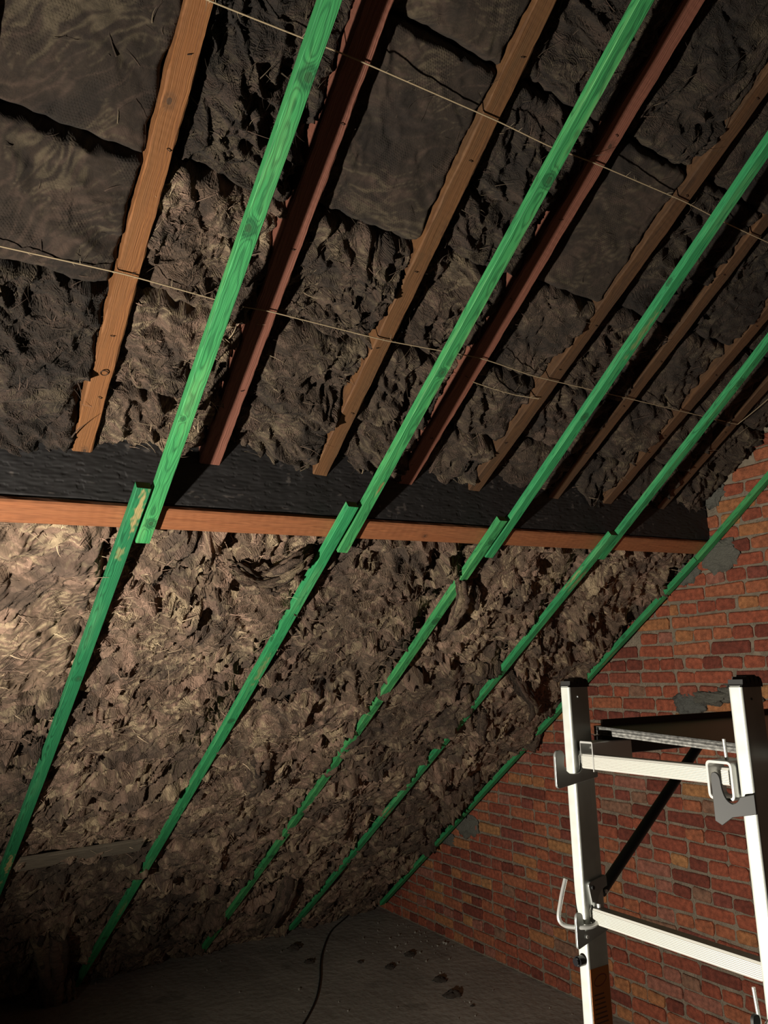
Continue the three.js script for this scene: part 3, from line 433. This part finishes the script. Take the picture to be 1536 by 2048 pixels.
// ---------------------------------------------------------------- twine
{
  const twTex = dataTex(256, 64, (u, v) => { const k = 0.5 + 0.5 * Math.sin((u * 60 + v * 2) * Math.PI * 2); return mix3([0.26, 0.19, 0.11], [0.42, 0.33, 0.21], k); });
  const m = std({ map: twTex, roughness: 0.95 });
  const string = (pts, r, label, fuzz, seed) => {
    const t = thing('string', label, 'string', 'strings under the rafters'), w = pts.map(([u, s, n]) => at(UP, u, s, n)); t.position.copy(w[0]);
    const loc = w.map(p => p.clone().sub(w[0])), cu = new THREE.CatmullRomCurve3(loc, false, 'catmullrom', 0.2), g = new THREE.TubeGeometry(cu, 260, r, 6, false), uv = g.attributes.uv; for (let i = 0; i < uv.count; i++) uv.setX(i, uv.getX(i) * cu.getLength() / 0.12);
    mesh('twine', g, m, t);
    if (fuzz) { const R = rng(seed), out = { pos: [], col: [] }; for (let i = 0; i < fuzz; i++) { const q = cu.getPointAt(R()); ribbon(out, q, V3(R() - 0.5, R() - 0.5, R() - 0.5).normalize(), 0.008 + 0.02 * R(), 0.0012, R, UP, [0.4, 0.32, 0.21]); } const fg = new THREE.BufferGeometry(); fg.setAttribute('position', new THREE.Float32BufferAttribute(out.pos, 3)); fg.setAttribute('color', new THREE.Float32BufferAttribute(out.col, 3)); fg.computeVertexNormals(); mesh('frayed_hairs', fg, fibreMat, t).userData.kind = 'stuff'; }
  };
  const n = RAF_N + 0.012;
  string([[-4.1, 1.62, n], [-3.51, 1.642, n], [-3.25, 1.656, n + 0.004], [-3.08, 1.664, n], [-2.575, 1.677, n], [-2.34, 1.677, n + 0.004], [-2.11, 1.69, n], [-1.62, 1.705, n], [-1.33, 1.702, n], [-1.0, 1.706, n], [-0.6, 1.712, n]], 0.0022, 'upper frayed twine stretched across the rafters', 60, 7);
  string([[-4.2, 0.895, n], [-3.872, 0.897, n], [-3.542, 0.900, n], [-3.19, 0.883, n - 0.002], [-3.07, 0.889, n], [-2.60, 0.881, n], [-2.149, 0.897, n], [-1.85, 0.873, n - 0.004], [-1.70, 0.872, n], [-1.18, 0.869, n], [-0.74, 0.865, n], [-0.26, 0.862, n]], 0.0021, 'lower frayed twine stretched across the rafters', 70, 8);
  string([[-0.26, 0.862, n], [-0.225, 0.97, n + 0.01], [-0.19, 1.08, n + 0.014], [-0.1, 1.4, n]], 0.002, 'short pale twine running up beside the brick gable', 0, 9);
  string([[-2.12, 0.79, n], [-2.0, 0.775, n - 0.008], [-1.86, 0.765, n - 0.012], [-1.73, 0.775, n]], 0.0024, 'sagging fuzzy scrap of twine below the lower twine', 40, 10);
}

// ---------------------------------------------------------------- ladder with platform
{
  const brushed = dataTex(256, 512, (u, v) => { const a = noise(u * 6, v * 40, 171, 6, 40), b = fbm(u * 4, v * 9, 173, 4), k = 0.50 + 0.04 * a + 0.09 * b; return [k * 0.97, k, k * 0.93]; });
  const alu = std({ map: brushed, metalness: 0.3, roughness: 0.42 }), ribAlu = std({ color: lin(0.48, 0.47, 0.43), metalness: 0.25, roughness: 0.42 });
  const black = std({ color: lin(0.012, 0.012, 0.012), roughness: 0.55 }), steel = std({ color: lin(0.30, 0.31, 0.30), metalness: 0.6, roughness: 0.38 }), zinc = std({ color: lin(0.6, 0.6, 0.58), metalness: 0.6, roughness: 0.32 });
  const L = thing('ladder', 'aluminium folding ladder with ribbed rungs and black hook brackets', 'ladder'); L.position.set(1.217, 0, -1.0);
  const xo = -1.217, zo = 1.0, X0 = 0, D = 0.060, Wd = 0.026, TOP = 2.075;
  const stile = (z, name) => { // z: its far edge (local)
    const sh = new THREE.Shape(), r = 0.005; sh.moveTo(r, 0); sh.lineTo(D - r, 0); sh.quadraticCurveTo(D, 0, D, r); sh.lineTo(D, Wd - r); sh.quadraticCurveTo(D, Wd, D - r, Wd); sh.lineTo(r, Wd); sh.quadraticCurveTo(0, Wd, 0, Wd - r); sh.lineTo(0, r); sh.quadraticCurveTo(0, 0, r, 0);
    const g = new THREE.ExtrudeGeometry(sh, { depth: TOP, bevelEnabled: false, steps: 1, curveSegments: 4 }); g.rotateX(-Math.PI / 2); g.translate(0, 0, z + Wd); const p = g.attributes.position, uv = g.attributes.uv; for (let i = 0; i < p.count; i++) uv.setXY(i, (p.getX(i) + p.getZ(i)) * 6, p.getY(i) * 1.3);
    const s = mesh('stile', g, alu, L);
    // ridged plastic cap
    const cs = new THREE.Shape(); cs.moveTo(-0.001, 0); cs.lineTo(D + 0.001, 0); cs.lineTo(D + 0.001, 0.006); for (let i = 0; i < 5; i++) { const a = D - i * D / 5; cs.lineTo(a - 0.002, 0.010 + 0.008 * Math.sin((i + 0.8) / 5 * Math.PI)); cs.lineTo(a - D / 5 + 0.004, 0.013 + 0.008 * Math.sin((i + 1) / 5 * Math.PI)); cs.lineTo(a - D / 5 + 0.003, 0.005); } cs.lineTo(-0.001, 0);
    const cg = new THREE.ExtrudeGeometry(cs, { depth: Wd + 0.002, bevelEnabled: false }); cg.translate(0, TOP - 0.002, z - 0.001); const c = mesh('end_cap', cg, black, L);
    const foot = mesh('rubber_foot', box(D + 0.004, 0.05, Wd + 0.004, D / 2, 0.025, z + Wd / 2, 0.004), black, L);
    const rv = mesh('rivet', new THREE.SphereGeometry(0.0025, 8, 6).translate(D * 0.42, TOP - 0.022, z + Wd), steel, L);
    return s;
  };
  const zL = -1.236 + zo, zR = -0.829 + zo; stile(zL); stile(zR);
  // rungs
  const rungProf = () => { const sh = new THREE.Shape(), h = 0.0145, w = 0.0145, nrib = 8; sh.moveTo(-w + 0.002, -h); for (let i = 0; i < nrib; i++) { const y0 = -h + 0.003 + i * (2 * h - 0.006) / nrib, dy = (2 * h - 0.006) / nrib; sh.lineTo(-w, y0); sh.lineTo(-w, y0 + dy * 0.62); sh.lineTo(-w + 0.0013, y0 + dy * 0.78); sh.lineTo(-w + 0.0013, y0 + dy * 0.9); } sh.lineTo(-w + 0.003, h); sh.lineTo(w - 0.003, h); sh.lineTo(w, h - 0.003); sh.lineTo(w, -h + 0.003); sh.lineTo(w - 0.003, -h); return sh; };
  const rg = new THREE.ExtrudeGeometry(rungProf(), { depth: zR - zL - Wd, bevelEnabled: false }); rg.translate(D * 0.5, 0, zL + Wd);
  for (let y = 1.920; y > 0.2; y -= 0.302) mesh('rung', rg, ribAlu, L).position.y = y;
  // hook bracket: a J-shaped plate lying across the stile, with a bent box around the rung
  const jShape = () => { const s = new THREE.Shape(); s.moveTo(-0.058, 0.048); s.quadraticCurveTo(-0.057, 0.060, -0.046, 0.060); s.quadraticCurveTo(-0.030, 0.060, -0.033, 0.042); s.quadraticCurveTo(-0.040, 0.022, -0.020, 0.012); s.quadraticCurveTo(0.008, 0.006, 0.015, 0.018); s.lineTo(0.020, 0.055); s.lineTo(0.062, 0.060); s.lineTo(0.062, 0.000); s.lineTo(-0.050, -0.014); s.quadraticCurveTo(-0.058, -0.014, -0.058, -0.006); return s; };
  const plate = (sh, th) => new THREE.ExtrudeGeometry(sh, { depth: th, bevelEnabled: true, bevelSize: 0.0008, bevelThickness: 0.0008, bevelSegments: 2, curveSegments: 10 });
  const uChan = (w, h, th, len) => { const o = new THREE.Shape(); o.moveTo(-w / 2, -h); o.lineTo(-w / 2, -th); o.quadraticCurveTo(-w / 2, 0, -w / 2 + th, 0); o.lineTo(w / 2 - th, 0); o.quadraticCurveTo(w / 2, 0, w / 2, -th); o.lineTo(w / 2, -h * 0.75); o.lineTo(w / 2 - th * 0.6, -h * 0.75); o.lineTo(w / 2 - th * 0.6, -th); o.lineTo(-w / 2 + th * 0.6, -th); o.lineTo(-w / 2 + th * 0.6, -h); return new THREE.ExtrudeGeometry(o, { depth: len, bevelEnabled: false, curveSegments: 6 }); };
  // upper far bracket
  { const b = thing('hook_bracket', 'black steel hook bracket on the left stile at the top rung', 'bracket', 'ladder hook brackets'); b.position.set(1.217, 1.885, -1.236 + Wd);
    const j = plate(jShape(), 0.004); j.translate(0, 0, 0.001); mesh('hook_plate', j, steel, b);
    const c = uChan(0.036, 0.060, 0.004, 0.12); c.rotateY(Math.PI / 2); c.translate(0.014, 0.076, 0.024); mesh('channel', c, zinc, b);
    mesh('bolt', cyl(V3(0.05, 0.06, 0.002), V3(0.05, 0.06, 0.012), 0.004), zinc, b); }
  // upper near bracket, seen from the side with its bright edges
  { const b = thing('hook_bracket', 'bright-edged steel hook bracket by the right stile at the top rung', 'bracket', 'ladder hook brackets'); b.position.set(1.217, 1.885, -0.829);
    const o = new THREE.Shape(), w = 0.050, h = 0.064, r = 0.010; o.moveTo(r, 0); o.lineTo(w - r, 0); o.quadraticCurveTo(w, 0, w, r); o.lineTo(w, h - r); o.quadraticCurveTo(w, h, w - r, h); o.lineTo(r, h); o.quadraticCurveTo(0, h, 0, h - r); o.lineTo(0, r); o.quadraticCurveTo(0, 0, r, 0);
    const i = new THREE.Path(), q = 0.004; i.moveTo(r, q); i.quadraticCurveTo(q, q, q, r); i.lineTo(q, h - r); i.quadraticCurveTo(q, h - q, r, h - q); i.lineTo(w - r, h - q); i.quadraticCurveTo(w - q, h - q, w - q, h - r); i.lineTo(w - q, r); i.quadraticCurveTo(w - q, q, w - r, q); i.lineTo(r, q); o.holes.push(i);
    const g = new THREE.ExtrudeGeometry(o, { depth: 0.045, bevelEnabled: true, bevelSize: 0.0006, bevelThickness: 0.0006, bevelSegments: 1, curveSegments: 6 }); g.rotateY(Math.PI / 2); g.translate(-0.012, 0.000, -0.002); mesh('frame', g, zinc, b);
    const s = new THREE.Shape(); s.moveTo(-0.036, 0.030); s.quadraticCurveTo(-0.036, 0.042, -0.030, 0.042); s.quadraticCurveTo(-0.022, 0.040, -0.022, 0.024); s.quadraticCurveTo(-0.020, -0.004, -0.006, -0.008); s.quadraticCurveTo(0.004, -0.006, 0.008, 0.004); s.lineTo(0.03, 0.01); s.lineTo(0.03, -0.020); s.lineTo(-0.008, -0.028); s.lineTo(-0.026, -0.042); s.lineTo(-0.036, -0.036);
    const jg = plate(s, 0.004); jg.rotateY(-Math.PI / 2 + 0.3); jg.translate(-0.012, 0.004, 0.0); mesh('hook_plate', jg, std({ color: lin(0.016, 0.016, 0.016), roughness: 0.6 }), b);
    mesh('wire_pin', cyl(V3(0.006, 0.058, -0.022), V3(0.004, 0.10, -0.022), 0.003), zinc, b); }
  // lower far bracket with a wire bail
  { const b = thing('hook_bracket', 'black hook bracket with a chrome wire bail at the lower rung', 'bracket', 'ladder hook brackets'); b.position.set(1.217, 1.585, -1.236 + Wd);
    const s = new THREE.Shape(); s.moveTo(-0.030, 0.030); s.quadraticCurveTo(-0.030, 0.044, -0.022, 0.044); s.quadraticCurveTo(-0.012, 0.044, -0.012, 0.034); s.lineTo(-0.008, 0.008); s.lineTo(0.018, 0.012); s.quadraticCurveTo(0.024, 0.03, 0.020, 0.05); s.lineTo(0.012, 0.09); s.quadraticCurveTo(0.012, 0.096, 0.020, 0.097); s.lineTo(0.058, 0.104); s.quadraticCurveTo(0.064, 0.104, 0.064, 0.098); s.lineTo(0.064, 0.084); s.quadraticCurveTo(0.034, 0.078, 0.034, 0.05); s.lineTo(0.060, 0.018); s.lineTo(0.060, 0.002); s.lineTo(-0.026, -0.020); s.quadraticCurveTo(-0.030, -0.020, -0.030, -0.014);
    const g = plate(s, 0.004); g.translate(0, 0, 0.001); mesh('hook_plate', g, steel, b);
    mesh('bolt', cyl(V3(0.022, 0.086, 0.003), V3(0.022, 0.086, 0.009), 0.004), black, b); mesh('rivet', cyl(V3(-0.003, -0.002, 0.003), V3(-0.003, -0.002, 0.008), 0.0035), zinc, b);
    mesh('wire_bail', tube([V3(0.03, 0.055, 0.012), V3(0.026, 0.030, 0.014), V3(0.010, 0.020, 0.016), V3(-0.012, 0.018, 0.010), V3(-0.040, 0.020, -0.018), V3(-0.048, 0.030, -0.024), V3(-0.036, 0.064, -0.028), V3(-0.016, 0.10, -0.032)], 0.0045, 60, 10), zinc, b); }
  // lower near bracket at the edge of the frame
  { const b = thing('hook_bracket', 'small steel bracket hanging at the right stile below the lower rung', 'bracket', 'ladder hook brackets'); b.position.set(1.217, 1.585, -0.829);
    mesh('hook_plate', plate(jShape(), 0.004).scale(0.7, 0.7, 1).translate(-0.002, -0.055, 0.002), black, b);
    mesh('wire_pin', cyl(V3(-0.006, 0.015, -0.012), V3(-0.004, -0.075, -0.006), 0.003), zinc, b); mesh('bolt', new THREE.SphereGeometry(0.007, 12, 8).translate(-0.01, -0.03, 0.012), zinc, b); }
  // locking knob and the warning sticker on the far stile
  mesh('locking_knob', merge([cyl(V3(-0.016, 1.535, zL + Wd * 0.5), V3(0.0, 1.535, zL + Wd * 0.5), 0.010, 18), cyl(V3(-0.022, 1.535, zL + Wd * 0.5), V3(-0.014, 1.535, zL + Wd * 0.5), 0.0075, 18)]), std({ color: lin(0.01, 0.01, 0.012), roughness: 0.25 }), L);
  const cv = document.createElement('canvas'); cv.width = 128; cv.height = 512; const cx = cv.getContext('2d'); cx.fillStyle = '#b5651c'; cx.fillRect(0, 0, 128, 512); cx.strokeStyle = '#7a2f12'; cx.lineWidth = 5; cx.beginPath(); cx.ellipse(64, 50, 42, 20, -0.2, 0, 7); cx.stroke(); cx.fillStyle = '#5a2c10'; for (let i = 0; i < 13; i++) cx.fillRect(14, 100 + i * 18, 70 + (i * 37) % 34, 6); cx.fillStyle = '#c8842a'; cx.fillRect(0, 350, 128, 162); cx.fillStyle = '#141414'; cx.fillRect(58, 380, 16, 90);
  const st = new THREE.CanvasTexture(cv); st.colorSpace = THREE.SRGBColorSpace;
  const lb = mesh('warning_sticker', new THREE.BoxGeometry(D - 0.008, 0.24, 0.0006), std({ map: st, roughness: 0.6 }), L); lb.position.set(D / 2, 1.40, zL + Wd + 0.0004);
  lb.userData.label = 'orange-brown warning sticker with faint lines';
  // platform board resting behind the ladder, its side rail and strut
  const P = thing('work_platform', 'dark brown coated plywood platform with a rough grey front edge', 'platform'); P.position.set(1.29, 1.990, -1.215); P.rotation.x = 0.05;
  const ply = dataTex(1024, 64, (u, v) => { const k = 0.30 + 0.22 * noise(u * 120, v * 3, 181, 120, 3) + 0.15 * noise(u * 400, v * 20, 182, 400, 20), lay = 0.7 + 0.3 * Math.sin(v * Math.PI * 6), q = v < 0.5 ? 1 : 0.55; return [k * lay * q, k * lay * q * 0.98, k * lay * q * 0.92]; });
  const brd = mesh('board', box(1.05, 0.018, 1.25, 0.53, -0.010, 0.62, 0.001), std({ color: lin(0.030, 0.018, 0.015), roughness: 0.35 }), P);
  const eg = new THREE.BoxGeometry(0.003, 0.0175, 1.24, 1, 4, 160), ep = eg.attributes.position; for (let i = 0; i < ep.count; i++) if (ep.getX(i) < 0) ep.setX(i, ep.getX(i) - 0.002 * Math.abs(noise(ep.getZ(i) * 90, ep.getY(i) * 200, 191))); eg.computeVertexNormals(); const eu = eg.attributes.uv, en = eg.attributes.position; for (let i = 0; i < eu.count; i++) eu.setXY(i, en.getZ(i), en.getY(i) / 0.0175 + 0.5);
  const ed = mesh('front_edge', eg, std({ map: ply, roughness: 0.9, bumpMap: concreteBump, bumpScale: 0.002 }), P); ed.position.set(0.003, -0.010, 0.62);
  mesh('side_rail', box(1.0, 0.040, 0.026, 0.50, -0.041, 0.012, 0.002), black, P); mesh('side_rail', box(1.0, 0.040, 0.026, 0.50, -0.041, 1.22, 0.002), black, P);
  mesh('side_lip', box(1.0, 0.014, 0.004, 0.52, 0.005, 0.004), std({ color: lin(0.035, 0.02, 0.017), roughness: 0.45 }), P);
  const br = thing('platform_strut', 'black round steel strut slanting up from the ladder to the platform', 'strut'); br.position.set(1.280, 1.652, -1.222);
  mesh('tube', cyl(V3(0, 0, 0), V3(0.385, 0.283, 0), 0.0115, 18), black, br); mesh('end_pin', cyl(V3(0.003, 0.004, -0.012), V3(0.003, 0.004, 0.014), 0.004), zinc, br);
  const lg = thing('trestle_legs', 'far aluminium legs carrying the platform behind the right stile', 'trestle'); lg.position.set(2.30, 0, -0.6);
  for (const z of [-0.54, 0.6]) mesh('leg', box(0.05, 1.925, 0.03, 0, 0.9625, z, 0.003), alu, lg); mesh('crossbar', box(0.03, 0.03, 1.14, 0, 1.2, 0.03, 0.003), alu, lg);
}

// ---------------------------------------------------------------- cable and floor litter
{
  const c = thing('cable', 'thin black cable snaking over the concrete from the eaves', 'cable'); c.position.set(3.58, 0, -6.62);
  const pts = [[3.73, -6.75], [3.62, -6.55], [3.274, -6.231], [2.98, -5.825], [2.846, -5.597], [2.711, -5.34], [2.533, -5.049], [2.323, -4.784], [2.0, -4.45], [1.5, -4.1], [0.9, -3.8], [0.1, -3.4], [-0.7, -2.7], [-1.4, -2.2]].map(([x, z]) => V3(x - 3.58, 0.006, z + 6.62));
  mesh('cable_sheath', tube(pts, 0.006, 160, 8), std({ color: lin(0.012, 0.012, 0.013), roughness: 0.6 }), c);
  const R = rng(33), clumpG = (seed, r) => { const g = new THREE.SphereGeometry(r, 18, 12), p = g.attributes.position; for (let i = 0; i < p.count; i++) { const x = p.getX(i) / r, y = p.getY(i) / r, z = p.getZ(i) / r, k = 1 + 0.5 * noise(x * 1.7 + seed, z * 1.7 + y, seed) + 0.35 * noise(x * 4, z * 4 + y * 3, seed + 1); p.setXYZ(i, x * r * k * 1.2, Math.max(-0.001, y * r * k * 0.5), z * r * k); } g.computeVertexNormals(); return g; };
  const cm = std({ color: lin(0.09, 0.07, 0.055), bumpMap: fibBump, bumpScale: 0.006, roughness: 1 });
  const clumps = [[3.514, -5.383, 0.06, 'dark crumb of wool beside the gable foot'], [3.249, -5.254, 0.055, 'dark ragged scrap of wool mid floor'], [3.415, -4.85, 0.065, 'tall dark flake of debris on the floor near the wall'], [3.333, -4.593, 0.075, 'dark pointed rubble piece on the floor nearest the camera'], [2.84, -6.033, 0.07, 'flat dark wool scrap left of the cable by the eaves'], [2.803, -5.689, 0.05, 'small dark wool scrap left of the cable'], [3.116, -5.47, 0.03, 'tiny dark crumb right of the cable'], [3.336, -4.38, 0.02, 'tiny black pebble on the pale floor stain']];
  clumps.forEach(([x, z, r, label], i) => { const t = tag(mesh(numbered('wool_scrap'), clumpG(50 + i * 3, r * 0.62), cm, scene), label, 'debris', 'scraps on the floor'); t.position.set(x, 0.001, z); t.rotation.y = R() * 6; });
  const gs = []; for (let i = 0; i < 150; i++) { const near = i < 45, x = near ? 3.9 - R() * R() * 0.7 : 0.6 + R() * 3.2, z = near ? -6.1 + R() * 0.9 : -6.3 + R() * 3; const s = 0.004 + 0.012 * R() * R(), g = new THREE.TetrahedronGeometry(s); g.rotateX(R() * 6).rotateY(R() * 6).translate(x, s * 0.4, z); gs.push(g); }
  const cr = mesh('mortar_crumbs', merge(gs), std({ color: lin(0.34, 0.32, 0.28) }), scene); tag(cr, 'pale mortar crumbs scattered over the concrete floor', 'debris', null, 'stuff');
}

// ---------------------------------------------------------------- the floodlight (left of the frame)
{
  const w = thing('floodlight', 'black floodlight standing on the floor, tilted up at the roof', 'lamp'); const dir = LAMP_AIM.clone().sub(LAMP).normalize();
  w.position.set(LAMP.x, 0, LAMP.z);
  const blk = std({ color: lin(0.02, 0.02, 0.02), roughness: 0.5 }), head = new THREE.Group(); head.name = 'lamp_head'; w.add(head); head.position.set(0, LAMP.y, 0); head.quaternion.setFromUnitVectors(V3(0, 0, 1), dir);
  mesh('housing', box(0.26, 0.20, 0.05, 0, 0, -0.045, 0.008), blk, head); mesh('led_panel', box(0.22, 0.16, 0.004, 0, 0, -0.018), std({ color: lin(0.8, 0.8, 0.8), emissive: LAMP_COLOR, emissiveIntensity: 6 }), head);
  for (const s of [-1, 1]) { mesh('stand_leg', cyl(V3(s * 0.16, 0.01, -0.14), V3(s * 0.15, 0.40, 0), 0.010), blk, w); mesh('stand_leg', cyl(V3(s * 0.16, 0.01, 0.14), V3(s * 0.15, 0.40, 0), 0.010), blk, w); }
  const l = new THREE.SpotLight(LAMP_COLOR, LAMP_POWER, 0, LAMP_CONE, 1.0, 2); l.name = 'floodlight_beam'; l.position.copy(LAMP).addScaledVector(dir, 0.02); l.target.position.copy(LAMP_AIM); l.castShadow = true; l.shadow.radius = 2; l.shadow.mapSize.set(2048, 2048); scene.add(l); scene.add(l.target);
}

renderer.render(scene, camera);
